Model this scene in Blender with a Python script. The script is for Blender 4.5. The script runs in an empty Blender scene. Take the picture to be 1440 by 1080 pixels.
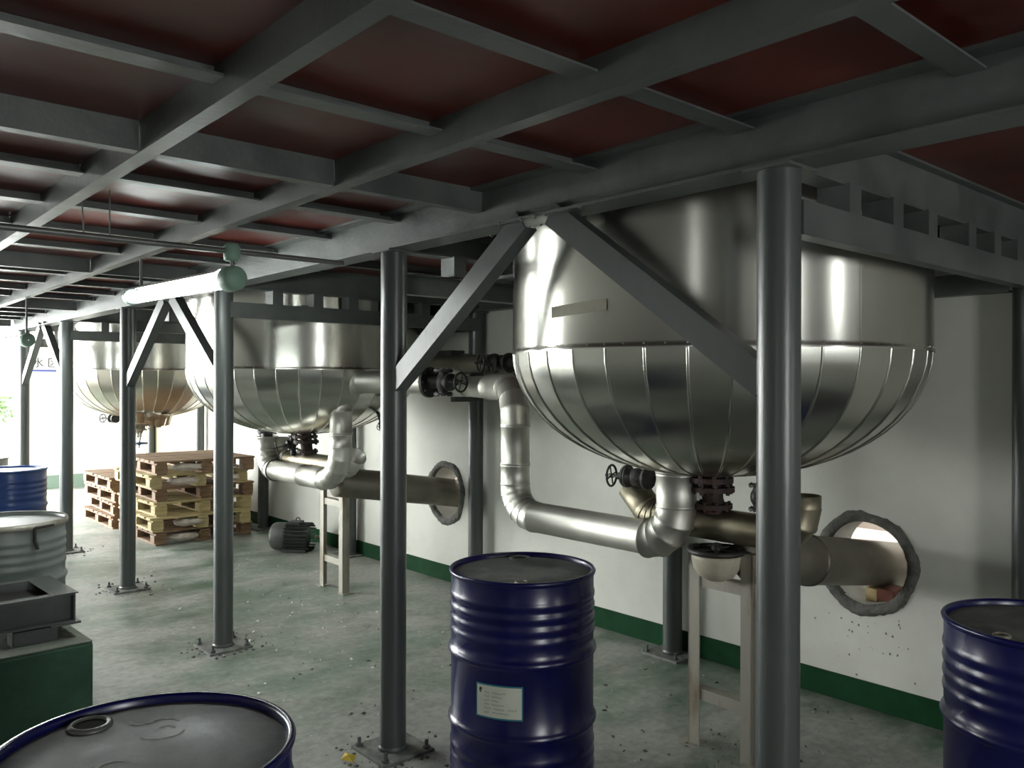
import bpy, bmesh, math, random
from mathutils import Vector, Matrix
random.seed(7)
PI = math.pi
scene = bpy.context.scene
col = scene.collection

# ------------------------------------------------------------------ camera, world, light, exposure
F_PX, YAW, PITCH, ROLL = 1163.7, 0.7207, -0.0009, 0.0025
cam_d = bpy.data.cameras.new('camera'); cam = bpy.data.objects.new('camera', cam_d); col.objects.link(cam)
cam_d.sensor_width = 36.0; cam_d.lens = F_PX / 1440 * 36; cam_d.clip_start = 0.05; cam_d.clip_end = 200
cam.matrix_world = Matrix.Translation((0, 0, 1.6)) @ Matrix.Rotation(-YAW, 4, 'Z') @ Matrix.Rotation(PI/2 + PITCH, 4, 'X') @ Matrix.Rotation(ROLL, 4, 'Z')
scene.camera = cam
SKY = 37.0
w = bpy.data.worlds.new('overcast_sky'); scene.world = w; w.use_nodes = True
bg = w.node_tree.nodes['Background']; bg.inputs[0].default_value = (0.97, 1.0, 0.98, 1); bg.inputs[1].default_value = SKY
scene.view_settings.view_transform = 'Standard'; scene.view_settings.look = 'None'
scene.view_settings.gamma = 1; scene.view_settings.use_curve_mapping = False
scene.view_settings.exposure = 0.0
def portal(loc, rot, sx, sy):
    l = bpy.data.lights.new('daylight_portal', 'AREA'); l.shape = 'RECTANGLE'; l.size = sx; l.size_y = sy
    l.cycles.is_portal = True
    o = bpy.data.objects.new('daylight_portal', l); col.objects.link(o); o.location = loc; o.rotation_euler = rot
    return o
# room extents
XL, XW, YB, YF, ZR = -2.6, 4.03, -3.5, 13.9, 4.6
FAR_DOOR = (-1.6, 2.62, 0.0, 3.1)              # x0 x1 z0 z1 in the far wall
UNSEEN_BACK_WINS = [(0.35, 1.22, 0.9, 1.95), (3.38, 3.62, 1.0, 1.85)]                # x0 x1 z0 z1 of unseen windows added behind the viewpoint for daylight
UNSEEN_LEFT_WIN = [(-1.03, -0.70, 0.9, 1.9), (9.5, 13.3, 0.1, 2.7)]   # y0 y1 z0 z1 of unseen left-wall windows, guessed and added for daylight
portal(((FAR_DOOR[0]+FAR_DOOR[1])/2, YF+0.02, 1.55), (-PI/2, 0, 0), FAR_DOOR[1]-FAR_DOOR[0], 3.1)
for a in UNSEEN_BACK_WINS:
    portal(((a[0]+a[1])/2, YB-0.02, (a[2]+a[3])/2), (PI/2, 0, 0), a[1]-a[0], a[3]-a[2])
for a in UNSEEN_LEFT_WIN:
    portal((XL-0.02, (a[0]+a[1])/2, (a[2]+a[3])/2), (0, -PI/2, 0), a[3]-a[2], a[1]-a[0])

# ------------------------------------------------------------------ materials
def mat(name, c1, c2=None, rough=0.6, metal=0.0, scale=6.0, detail=6, bump=0.0, bscale=None, rvar=0.0, lo=0.35, hi=0.65, emit=0, spec=0.5, aniso=0.0, stretch=None, bdetail=4):
    m = bpy.data.materials.new(name); m.use_nodes = True
    nt = m.node_tree; b = nt.nodes['Principled BSDF']
    b.inputs['Base Color'].default_value = (*c1, 1); b.inputs['Roughness'].default_value = rough
    b.inputs['Metallic'].default_value = metal; b.inputs['Specular IOR Level'].default_value = spec
    tc = nt.nodes.new('ShaderNodeTexCoord'); src = tc.outputs['Object']
    if stretch:
        mp = nt.nodes.new('ShaderNodeMapping'); mp.inputs['Scale'].default_value = stretch
        nt.links.new(src, mp.inputs['Vector']); src = mp.outputs['Vector']
    if c2 is not None or rvar:
        n = nt.nodes.new('ShaderNodeTexNoise'); n.inputs['Scale'].default_value = scale; n.inputs['Detail'].default_value = detail; n.inputs['Roughness'].default_value = 0.62
        nt.links.new(src, n.inputs['Vector'])
        r = nt.nodes.new('ShaderNodeValToRGB'); r.color_ramp.elements[0].position = lo; r.color_ramp.elements[1].position = hi
        r.color_ramp.elements[0].color = (*c1, 1); r.color_ramp.elements[1].color = (*(c2 or c1), 1)
        nt.links.new(n.outputs['Fac'], r.inputs[0]); nt.links.new(r.outputs[0], b.inputs['Base Color'])
        if rvar:
            mr = nt.nodes.new('ShaderNodeMapRange'); mr.inputs['To Min'].default_value = max(0.02, rough-rvar); mr.inputs['To Max'].default_value = min(1, rough+rvar)
            mr.inputs['From Min'].default_value = 0.3; mr.inputs['From Max'].default_value = 0.7
            nt.links.new(n.outputs['Fac'], mr.inputs['Value']); nt.links.new(mr.outputs[0], b.inputs['Roughness'])
    if bump:
        n2 = nt.nodes.new('ShaderNodeTexNoise'); n2.inputs['Scale'].default_value = bscale or scale*6; n2.inputs['Detail'].default_value = bdetail
        nt.links.new(src, n2.inputs['Vector'])
        bp = nt.nodes.new('ShaderNodeBump'); bp.inputs['Strength'].default_value = bump; bp.inputs['Distance'].default_value = 0.02
        nt.links.new(n2.outputs['Fac'], bp.inputs['Height']); nt.links.new(bp.outputs[0], b.inputs['Normal'])
    if aniso:
        b.inputs['Anisotropic'].default_value = aniso
        tg = nt.nodes.new('ShaderNodeCombineXYZ'); tg.inputs[2].default_value = 1.0
        nt.links.new(tg.outputs[0], b.inputs['Tangent'])
    if emit:
        b.inputs['Emission Color'].default_value = (*c1, 1); b.inputs['Emission Strength'].default_value = emit
    return m

M = {}
M['wall'] = mat('painted_plaster', (0.56, 0.56, 0.51), (0.66, 0.66, 0.60), 0.75, scale=1.3, bump=0.08, bscale=30)
M['wall_far'] = mat('white_plaster', (0.72, 0.72, 0.69), (0.78, 0.78, 0.75), 0.8, scale=1.0)
M['wall_dim'] = mat('grey_plaster', (0.40, 0.40, 0.38), (0.46, 0.46, 0.44), 0.8, scale=1.0)
M['cream'] = mat('cream_paint', (0.165, 0.145, 0.088), (0.185, 0.165, 0.10), 0.6)
M['green_base'] = mat('green_skirting_paint', (0.004, 0.038, 0.012), (0.007, 0.050, 0.018), 0.8, scale=9, spec=0.15)
M['green_block'] = mat('green_painted_concrete', (0.010, 0.050, 0.026), (0.022, 0.085, 0.045), 0.6, scale=5, bump=0.2, bscale=25)
M['block_top'] = mat('worn_concrete', (0.10, 0.12, 0.095), (0.17, 0.18, 0.15), 0.8, scale=8, bump=0.3, bscale=40)
M['dusty_steel'] = mat('dusty_base_plate', (0.10, 0.105, 0.095), (0.24, 0.24, 0.22), 0.8, scale=14)
M['roof'] = mat('roof_paint', (0.35, 0.35, 0.34), None, 0.8)
M['plate'] = mat('red_oxide_deck_paint', (0.072, 0.011, 0.008), (0.155, 0.037, 0.027), 0.40, scale=2.3, bump=0.10, bscale=5, rvar=0.12, spec=0.35)
M['steel'] = mat('dark_grey_steel_paint', (0.062, 0.070, 0.067), (0.098, 0.107, 0.102), 0.42, scale=5, bump=0.08, bscale=35, rvar=0.08)
M['column'] = mat('column_grey_paint', (0.058, 0.066, 0.064), (0.080, 0.089, 0.086), 0.34, scale=3, bump=0.04, bscale=60, stretch=(1, 1, 0.2))
M['clad'] = mat('stainless_cladding', (0.64, 0.63, 0.58), None, 0.27, 1.0, bump=0.10, bscale=2.2, aniso=0.7, bdetail=0)
M['clad_dish'] = mat('stainless_dish_cladding', (0.54, 0.54, 0.495), None, 0.24, 1.0, bump=0.10, bscale=3.0, bdetail=0)
M['clad_brown'] = mat('brownish_cladding', (0.46, 0.43, 0.36), (0.60, 0.57, 0.50), 0.3, 1.0, scale=2.5, detail=1, bump=0.10, bscale=3, bdetail=0)
M['alu'] = mat('aluminium_pipe_jacket', (0.50, 0.49, 0.445), (0.60, 0.59, 0.54), 0.47, 0.9, scale=4, detail=1, bump=0.10, bscale=6, bdetail=0)
M['duct'] = mat('dull_grey_duct', (0.13, 0.12, 0.095), (0.23, 0.21, 0.17), 0.45, 0.6, scale=3, rvar=0.1)
M['brown_pipe'] = mat('tarnished_steel_pipe', (0.19, 0.165, 0.11), (0.30, 0.27, 0.20), 0.42, 0.85, scale=3, rvar=0.1)
M['iron'] = mat('black_cast_iron', (0.012, 0.012, 0.011), (0.035, 0.033, 0.030), 0.5, scale=12, bump=0.15)
M['rust'] = mat('rusty_flange', (0.018, 0.012, 0.010), (0.060, 0.032, 0.024), 0.7, scale=14, bump=0.2)
M['galv'] = mat('weathered_galvanised_steel', (0.36, 0.34, 0.29), (0.17, 0.12, 0.07), 0.5, 0.4, scale=7, lo=0.5, hi=0.75, bump=0.1, stretch=(1, 1, 0.35))
M['mortar'] = mat('rough_mortar', (0.085, 0.085, 0.075), (0.16, 0.155, 0.14), 0.9, scale=14, bump=0.8, bscale=40)
M['blue'] = mat('navy_drum_enamel', (0.003, 0.004, 0.058), (0.005, 0.006, 0.080), 0.27, scale=3)
M['blue2'] = mat('royal_blue_drum_enamel', (0.012, 0.040, 0.165), (0.02, 0.055, 0.21), 0.3, scale=3)
M['greydrum'] = mat('grey_drum_enamel', (0.13, 0.15, 0.14), (0.18, 0.20, 0.19), 0.38, scale=3)
M['lid_dust'] = mat('dusty_blue_lid', (0.045, 0.046, 0.058), (0.20, 0.20, 0.19), 0.55, scale=5.5, bump=0.05, rvar=0.15, lo=0.38, hi=0.62)
M['lid_grey'] = mat('dusty_grey_lid', (0.28, 0.29, 0.27), (0.38, 0.39, 0.36), 0.5, scale=5, bump=0.05)
M['chalk'] = mat('chalk_scrawl', (0.75, 0.75, 0.72), (0.45, 0.45, 0.43), 0.9, scale=60)
M['paper'] = mat('label_paper', (0.60, 0.62, 0.52), (0.66, 0.68, 0.58), 0.6, scale=20)
M['teal'] = mat('teal_print', (0.02, 0.17, 0.22), None, 0.6)
M['ink'] = mat('grey_ink', (0.16, 0.19, 0.19), None, 0.7)
M['black_ink'] = mat('black_ink', (0.01, 0.012, 0.012), None, 0.7)
M['tape'] = mat('masking_tape', (0.52, 0.50, 0.40), (0.58, 0.55, 0.44), 0.6, scale=30)
M['pallet'] = mat('brown_pallet_wood', (0.17, 0.10, 0.055), (0.30, 0.19, 0.11), 0.75, scale=7, stretch=(1, 6, 6), bump=0.15)
M['pallet_y'] = mat('yellow_pallet_wood', (0.38, 0.30, 0.14), (0.52, 0.42, 0.22), 0.75, scale=7, stretch=(1, 6, 6), bump=0.15)
M['sack'] = mat('crumpled_plastic', (0.42, 0.36, 0.30), (0.60, 0.54, 0.47), 0.45, scale=9, bump=0.6, bscale=14)
M['motor'] = mat('motor_green_grey', (0.020, 0.025, 0.022), (0.045, 0.050, 0.045), 0.5, scale=9, bump=0.1)
M['motor_cap'] = mat('motor_fan_cover', (0.055, 0.062, 0.055), (0.085, 0.09, 0.08), 0.5, scale=9)
M['lamp_green'] = mat('lamp_green_enamel', (0.20, 0.32, 0.25), (0.25, 0.38, 0.30), 0.5, scale=9)
M['lamp_white'] = mat('lamp_white_enamel', (0.78, 0.80, 0.78), None, 0.4)
M['tube_glow'] = mat('fluorescent_glow', (0.93, 1.0, 0.97), None, 0.4, emit=45)
M['conduit'] = mat('galvanised_conduit', (0.14, 0.145, 0.14), (0.20, 0.20, 0.19), 0.4, 0.5, scale=8)
M['cream_pot'] = mat('cream_enamel_pot', (0.42, 0.38, 0.29), (0.56, 0.52, 0.42), 0.5, scale=8, bump=0.08)
M['bluewheel'] = mat('blue_handwheel_paint', (0.035, 0.07, 0.14), None, 0.5)
M['crumb'] = mat('pale_floor_crumbs', (0.6, 0.6, 0.57), (0.85, 0.85, 0.82), 0.4, scale=40)
M['dirt'] = mat('dark_grit', (0.07, 0.065, 0.055), (0.13, 0.12, 0.10), 0.9, scale=40)
M['leaf'] = mat('leaf_green', (0.030, 0.062, 0.014), (0.055, 0.10, 0.028), 0.6, scale=3)
M['bark'] = mat('bark', (0.10, 0.07, 0.05), (0.16, 0.12, 0.09), 0.9, scale=10)
M['yard'] = mat('yard_concrete', (0.45, 0.45, 0.43), (0.52, 0.52, 0.5), 0.9, scale=2)
M['room2'] = mat('inner_room_plaster', (0.58, 0.52, 0.48), (0.62, 0.56, 0.52), 0.8, scale=2)
M['sign'] = mat('sign_white', (0.80, 0.80, 0.80), None, 0.5)
M['sign_blue'] = mat('sign_blue', (0.10, 0.12, 0.36), None, 0.5)
M['yellow'] = mat('yellow_scrap', (0.5, 0.36, 0.02), None, 0.6)
M['recess_shade'] = mat('painted_recess_shade', (0.006, 0.006, 0.006), None, 0.9)
M['wood_block'] = mat('pale_timber', (0.50, 0.37, 0.17), (0.58, 0.45, 0.23), 0.7, scale=10)
M['brick'] = mat('red_brick', (0.11, 0.035, 0.022), (0.17, 0.06, 0.04), 0.85, scale=15)

def floor_material():
    m = bpy.data.materials.new('worn_green_floor_paint'); m.use_nodes = True
    nt = m.node_tree; N = nt.nodes; L = nt.links; b = N['Principled BSDF']
    tc = N.new('ShaderNodeTexCoord')
    def noise(scale, det=6, rg=0.6, vec=None):
        n = N.new('ShaderNodeTexNoise'); n.inputs['Scale'].default_value = scale; n.inputs['Detail'].default_value = det; n.inputs['Roughness'].default_value = rg
        L.new(vec or tc.outputs['Object'], n.inputs['Vector']); return n
    def ramp(src, p0, p1, c0=(0, 0, 0), c1=(1, 1, 1)):
        r = N.new('ShaderNodeValToRGB'); r.color_ramp.elements[0].position = p0; r.color_ramp.elements[1].position = p1
        r.color_ramp.elements[0].color = (*c0, 1); r.color_ramp.elements[1].color = (*c1, 1); L.new(src, r.inputs[0]); return r
    mp = N.new('ShaderNodeMapping'); mp.inputs['Scale'].default_value = (1.0, 1.9, 1); mp.inputs['Rotation'].default_value = (0, 0, 0.6)
    L.new(tc.outputs['Object'], mp.inputs['Vector'])
    big = noise(0.55, 7, 0.65); streak = noise(1.6, 7, 0.7, mp.outputs['Vector']); fine = noise(22, 5)
    dust = ramp(fine.outputs['Fac'], 0.3, 0.75, (0.27, 0.275, 0.252), (0.43, 0.435, 0.40))
    green = ramp(fine.outputs['Fac'], 0.3, 0.7, (0.055, 0.115, 0.070), (0.11, 0.175, 0.12))
    add = N.new('ShaderNodeMath'); add.operation = 'ADD'; L.new(big.outputs['Fac'], add.inputs[0]); L.new(streak.outputs['Fac'], add.inputs[1])
    mask = ramp(add.outputs[0], 0.98, 1.24)
    mask.color_ramp.elements[0].position = 0.0; mask.color_ramp.elements[1].position = 1.0
    mr = N.new('ShaderNodeMapRange'); mr.inputs['From Min'].default_value = 0.92; mr.inputs['From Max'].default_value = 1.20; L.new(add.outputs[0], mr.inputs['Value'])
    mix = N.new('ShaderNodeMix'); mix.data_type = 'RGBA'; L.new(mr.outputs[0], mix.inputs['Factor']); L.new(dust.outputs[0], mix.inputs[6]); L.new(green.outputs[0], mix.inputs[7])
    st = ramp(noise(3.1, 8, 0.7).outputs['Fac'], 0.30, 0.50, (0.52, 0.50, 0.46), (1, 1, 1))
    mul = N.new('ShaderNodeMix'); mul.data_type = 'RGBA'; mul.blend_type = 'MULTIPLY'; mul.inputs['Factor'].default_value = 0.6
    L.new(mix.outputs[2], mul.inputs[6]); L.new(st.outputs[0], mul.inputs[7]); L.new(mul.outputs[2], b.inputs['Base Color'])
    rr = N.new('ShaderNodeMapRange'); rr.inputs['To Min'].default_value = 0.52; rr.inputs['To Max'].default_value = 0.34; L.new(mr.outputs[0], rr.inputs['Value']); L.new(rr.outputs[0], b.inputs['Roughness'])
    bp = N.new('ShaderNodeBump'); bp.inputs['Strength'].default_value = 0.25; bp.inputs['Distance'].default_value = 0.01
    L.new(streak.outputs['Fac'], bp.inputs['Height']); L.new(bp.outputs[0], b.inputs['Normal'])
    return m
M['floor'] = floor_material()

# ------------------------------------------------------------------ mesh helpers
def frame(d):
    d = Vector(d).normalized(); up = Vector((0, 0, 1)) if abs(d.z) < 0.95 else Vector((1, 0, 0))
    a = d.cross(up).normalized(); return a, a.cross(d).normalized(), d
class MB:
    def __init__(s): s.v = []; s.f = []; s.sm = []
    def add(s, vs, fs, smooth=False, mtx=None):
        o = len(s.v); s.v += [(mtx @ Vector(p)) if mtx is not None else Vector(p) for p in vs]
        for f in fs: s.f.append([i+o for i in f]); s.sm.append(smooth)
        return s
    def box(s, x0, x1, y0, y1, z0, z1, mtx=None):
        return s.add([(x, y, z) for z in (z0, z1) for y in (y0, y1) for x in (x0, x1)],
                     [(0, 2, 3, 1), (4, 5, 7, 6), (0, 1, 5, 4), (2, 6, 7, 3), (0, 4, 6, 2), (1, 3, 7, 5)], False, mtx)
    def bar(s, p, q, w, h, roll=0):
        p = Vector(p); q = Vector(q); a, b, d = frame(q-p)
        if roll: a, b = a*math.cos(roll)+b*math.sin(roll), b*math.cos(roll)-a*math.sin(roll)
        vs = [c + a*sx*w/2 + b*sy*h/2 for c in (p, q) for sx, sy in ((-1, -1), (1, -1), (1, 1), (-1, 1))]
        return s.add(vs, [(0, 1, 2, 3), (7, 6, 5, 4), (0, 4, 5, 1), (1, 5, 6, 2), (2, 6, 7, 3), (3, 7, 4, 0)])
    def tube(s, pts, rad, n=20, caps=(True, True), smooth=True):
        pts = [Vector(p) for p in pts]; m = len(pts)
        rad = rad if isinstance(rad, (list, tuple)) else [rad]*m
        T = [(pts[min(i+1, m-1)] - pts[max(i-1, 0)]).normalized() for i in range(m)]
        a, b, _ = frame(T[0]); rings = []; vs = []
        for i in range(m):
            if i: 
                q = T[i-1].rotation_difference(T[i]); a = q @ a; b = q @ b
            k = 1.0
            if 0 < i < m-1:
                c = (pts[i]-pts[i-1]).normalized().dot((pts[i+1]-pts[i]).normalized()); k = 1.0
            for j in range(n):
                t = 2*PI*j/n; vs.append(pts[i] + (a*math.cos(t) + b*math.sin(t))*rad[i]*k)
        fs = [(i*n+j, i*n+(j+1) % n, (i+1)*n+(j+1) % n, (i+1)*n+j) for i in range(m-1) for j in range(n)]
        s.add(vs, fs, smooth)
        if caps[0]: s.add(vs[:n], [tuple(range(n))[::-1]])
        if caps[1]: s.add(vs[-n:], [tuple(range(n))])
        return s
    def lathe(s, prof, n=32, origin=(0, 0, 0), axis=(0, 0, 1), a0=0, a1=2*PI, smooth=True):
        a, b, d = frame(axis); o = Vector(origin); full = abs(a1-a0-2*PI) < 1e-6; m = n if full else n+1; vs = []
        for r, z in prof:
            for j in range(m):
                t = a0+(a1-a0)*j/n; vs.append(o + d*z + (a*math.cos(t)+b*math.sin(t))*r)
        fs = []
        for i in range(len(prof)-1):
            for j in range(n):
                k = (j+1) % m; fs.append((i*m+j, i*m+k, (i+1)*m+k, (i+1)*m+j))
        return s.add(vs, fs, smooth)
    def torus(s, c, axis, R, r, n=28, k=8):
        a, b, d = frame(axis); c = Vector(c); vs = []
        for i in range(n):
            t = 2*PI*i/n; e = a*math.cos(t)+b*math.sin(t)
            for j in range(k):
                u = 2*PI*j/k; vs.append(c + e*(R+r*math.cos(u)) + d*r*math.sin(u))
        return s.add(vs, [(i*k+j, ((i+1) % n)*k+j, ((i+1) % n)*k+(j+1) % k, i*k+(j+1) % k) for i in range(n) for j in range(k)], True)
    def build(s, name, m, parent=None, bevel=0.0):
        me = bpy.data.meshes.new(name); me.from_pydata([tuple(p) for p in s.v], [], s.f)
        me.polygons.foreach_set('use_smooth', s.sm); me.update()
        bm = bmesh.new(); bm.from_mesh(me); bmesh.ops.recalc_face_normals(bm, faces=bm.faces); bm.to_mesh(me); bm.free()
        me.materials.append(M[m] if isinstance(m, str) else m)
        return link(name, me, parent, bevel)
def link(name, me, parent=None, bevel=0.0):
    o = bpy.data.objects.new(name, me); col.objects.link(o)
    if parent is not None: o.parent = parent
    if bevel:
        b = o.modifiers.new('bevel', 'BEVEL'); b.width = bevel; b.segments = 2; b.limit_method = 'ANGLE'
    return o
def share(o, parent, loc=(0, 0, 0), rotz=0.0, mtx=None):
    c = o.copy(); col.objects.link(c); c.parent = parent
    if mtx is not None: c.matrix_local = mtx
    else: c.location = loc; c.rotation_euler = (0, 0, rotz)
    return c
def tag(o, label, cat, group=None):
    o['label'] = label; o['category'] = cat
    if group: o['group'] = group
    return o
def struct(o, label=None):
    o['kind'] = 'structure'
    if label: o['label'] = label
    return o
def thing(name, label, cat, loc=(0, 0, 0), rotz=0, group=None):
    o = bpy.data.objects.new(name, None); col.objects.link(o); o.location = loc; o.rotation_euler = (0, 0, rotz); o.empty_display_size = 0.1
    return tag(o, label, cat, group)
def copy_tree(o, parent=None):
    c = o.copy(); col.objects.link(c); c.parent = parent
    for ch in list(o.children): copy_tree(ch, c)
    return c
def holed(mb, u0, u1, v0, v1, cu, cv, r, t0, t1, axes, n=64):
    """rectangular slab u0..u1 x v0..v1, thickness t0..t1, with a round hole; axes maps (u,v,t)->xyz"""
    angs = sorted(set([2*PI*i/n for i in range(n)] + [math.atan2(y-cv, x-cu) % (2*PI) for x in (u0, u1) for y in (v0, v1)]))
    k = len(angs); inner = []; outer = []
    for a in angs:
        c, s_ = math.cos(a), math.sin(a); inner.append((cu+c*r, cv+s_*r)); ts = []
        if c > 1e-9: ts.append((u1-cu)/c)
        if c < -1e-9: ts.append((u0-cu)/c)
        if s_ > 1e-9: ts.append((v1-cv)/s_)
        if s_ < -1e-9: ts.append((v0-cv)/s_)
        t = min(ts); outer.append((cu+c*t, cv+s_*t))
    vs = [axes(*p, t) for t in (t0, t1) for ring in (inner, outer) for p in ring]
    fs = []
    for i in range(k):
        j = (i+1) % k
        fs += [(i, j, k+j, k+i), (2*k+i, 3*k+i, 3*k+j, 2*k+j), (i, 2*k+i, 2*k+j, j), (k+i, k+j, 3*k+j, 3*k+i)]
    mb.add(vs, fs)

# ------------------------------------------------------------------ grid of the steelwork (metres)
XC, Y0, S, ZB = 1.994, 1.191, 1.861, 2.173          # front column row, first column, spacing, beam underside
XB = 3.955                                          # back column row
ZD = 2.335                                          # deck plate underside
X1, X2 = 0.7735, 1.387                               # two secondary beams
TANKX, TR = 3.011, 0.857
YK = lambda k: Y0 + k*S
TANKY = [YK(0.5), YK(2.5), YK(4.5)]
SEAM = [1.735, 1.70, 1.735]

# ------------------------------------------------------------------ room shell
struct(MB().box(XL-0.3, 7.5, YB-0.3, YF+0.01, -0.15, 0).build('floor', 'floor'), 'dusty grey concrete floor with worn green paint')
yd = MB().box(-14, 14, YF+0.01, YF+18, -0.2, -0.02).build('ground_outside', 'yard'); struct(yd)
rf = MB().box(XL-0.25, XW+0.24, YB-0.25, YF+0.25, ZR, ZR+0.2).build('roof_slab', 'roof'); struct(rf)
# right wall with two round pipe holes
HOLES = [(1.925, 0.715), (5.40, 0.715)]
mb = MB(); ax = lambda u, v, t: (t, u, v); t0, t1 = XW, XW+0.24
hs = 0.34
ys = [YB-0.25, HOLES[0][0]-hs, HOLES[0][0]+hs, HOLES[1][0]-hs, HOLES[1][0]+hs, YF+0.25]
for i in (0, 2, 4): mb.box(t0, t1, ys[i], ys[i+1], -0.1, ZR)
for (hy, hz), i in zip(HOLES, (1, 3)):
    mb.box(t0, t1, ys[i], ys[i+1], -0.1, hz-hs); mb.box(t0, t1, ys[i], ys[i+1], hz+hs, ZR)
    holed(mb, ys[i], ys[i+1], hz-hs, hz+hs, hy, hz, 0.205, t0, t1, ax)
wr = mb.build('wall_right', 'wall'); struct(wr, 'off-white plaster wall behind the tanks with two pipe holes')
def collar(hy, hz, seed):
    rnd = random.Random(seed); n = 72; vs = []
    prof = [(0.205, 0.02), (0.203, -0.006), (0.214, -0.016), (0.232, -0.02), (0.248, -0.013), (0.258, 0.004)]
    ph = [rnd.uniform(0, 6.28) for _ in range(6)]
    for k, (r, x) in enumerate(prof):
        for j in range(n):
            a = 2*PI*j/n
            wv = (0.006*math.sin(3*a+ph[0])+0.005*math.sin(7*a+ph[1])+rnd.uniform(-.004, .004))*(k/5)
            low = 0.010*max(0, -math.sin(a))*(k/5)
            vs.append((XW+x+rnd.uniform(-.003, .003), hy+(r+wv+low)*math.cos(a), hz+(r+wv+low)*math.sin(a)))
    m = MB(); m.add(vs, [(i*n+j, i*n+(j+1) % n, (i+1)*n+(j+1) % n, (i+1)*n+j) for i in range(len(prof)-1) for j in range(n)], True)
    return m.build('mortar_collar', 'mortar', wr)
for i, (hy, hz) in enumerate(HOLES): collar(hy, hz, i)
# crumbs of mortar and peeling paint below the holes
m = MB(); rnd = random.Random(4)
for _ in range(34):
    hy, hz = HOLES[0]; y = hy+rnd.gauss(-0.02, 0.16); z = hz-0.25-abs(rnd.gauss(0, 0.14))
    s_ = rnd.uniform(0.002, 0.007)
    m.add([(XW-0.002, y+s_*math.cos(a)*rnd.uniform(.5, 1.2), z+s_*math.sin(a)*rnd.uniform(.5, 1.4)) for a in (0, 1.2, 2.4, 3.8, 5.1)] , [(0, 1, 2, 3, 4)])
o = m.build('chipped_plaster', mat('plaster_chip', (0.20, 0.20, 0.17), None, 0.9), wr); o['kind'] = 'stuff'
struct(MB().box(XW-0.012, XW+0.01, YB, 10.6, 0, 0.128).build('baseboard_right', 'green_base'), 'dark green painted skirting along the right wall')
# far wall with wide doorway
x0, x1, z0, z1 = FAR_DOOR
mb = MB(); mb.box(XL-0.25, x0, YF, YF+0.24, -0.1, ZR); mb.box(x1, XW, YF, YF+0.24, -0.1, ZR); mb.box(x0, x1, YF, YF+0.24, z1, ZR)
wf = mb.build('wall_far', 'wall_far'); struct(wf, 'bright white end wall beside the daylit doorway')
struct(MB().box(x1, XW, YF-0.012, YF+0.01, 0, 0.2).build('baseboard_far', mat('pale_green_skirting', (0.22, 0.30, 0.25), None, 0.6)), 'grey green skirting on the end wall')
mb = MB(); mb.box(x1-0.06, x1+0.02, YF-0.02, YF+0.26, 0, z1); mb.box(x0-0.02, x0+0.06, YF-0.02, YF+0.26, 0, z1); mb.box(x0, x1, YF-0.02, YF+0.26, z1-0.06, z1+0.02)
struct(mb.build('door_1', 'wall_far'), 'white frame of the open doorway in the end wall')
# cream panel further along the right wall
struct(MB().box(XW-0.03, XW+0.01, 10.75, 12.75, 0, 2.1).build('door_2', 'cream'), 'cream painted door panel in the right wall')
# left wall with added, unseen windows (behind and beside the camera), back wall
mb = MB(); prev = YB-0.25
for (a, b, c, d) in UNSEEN_LEFT_WIN:
    mb.box(XL-0.24, XL, prev, a, -0.1, ZR); mb.box(XL-0.24, XL, a, b, -0.1, c); mb.box(XL-0.24, XL, a, b, d, ZR); prev = b
mb.box(XL-0.24, XL, prev, YF+0.25, -0.1, ZR)
struct(mb.build('wall_left', 'wall_dim'), 'plaster wall on the left side')
for i, (a, b, c, d) in enumerate(UNSEEN_LEFT_WIN):
    fr = MB(); nb = 3
    for j in range(nb+1):
        y = a+(b-a)*j/nb; fr.box(XL-0.16, XL-0.08, y-0.025, y+0.025, c, d)
    for z in (c, (c+d)/2, d): fr.box(XL-0.155, XL-0.085, a, b, z-0.025, z+0.025)
    struct(fr.build('unseen_window_%d' % (i+1), 'steel'), 'unseen steel framed opening added in the left wall for daylight')
mb = MB(); prev = XL
for (a, b, c, d) in UNSEEN_BACK_WINS:
    mb.box(prev, a, YB-0.24, YB, -0.1, ZR); mb.box(a, b, YB-0.24, YB, -0.1, c); mb.box(a, b, YB-0.24, YB, d, ZR); prev = b
mb.box(prev, XW, YB-0.24, YB, -0.1, ZR)
struct(mb.build('wall_back', 'wall_dim'), 'plaster wall behind the viewpoint')
for i, (a, b, c, d) in enumerate(UNSEEN_BACK_WINS):
    fr = MB()
    for x in ((a, (a+b)/2, b) if b-a > 0.5 else (a, b)): fr.box(x-0.025, x+0.025, YB-0.16, YB-0.08, c, d)
    for z in (c, d): fr.box(a, b, YB-0.155, YB-0.085, z-0.025, z+0.025)
    struct(fr.build('unseen_window_%d' % (i+3), 'steel'), 'unseen steel framed opening added behind the viewpoint for daylight')
# room seen through the round holes
mb = MB(); mb.box(7.2, 7.4, -2, 9, -0.1, 2.9); mb.box(XW+0.24, 7.4, -2.2, -2.0, -0.1, 2.9); mb.box(XW+0.24, 7.4, 9.0, 9.2, -0.1, 2.9)
struct(mb.build('wall_inner', 'room2'), 'pale plaster of the room beyond the pipe holes')
struct(MB().box(XW+0.24, 6.95, -2.2, 9.2, 2.9, 3.0).build('ceiling_inner', 'room2'))
pl = MB().box(5.6, 7.2, -1.9, 8.9, 0.0, 0.32).build('plinth_inner', 'room2'); struct(pl)

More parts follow.
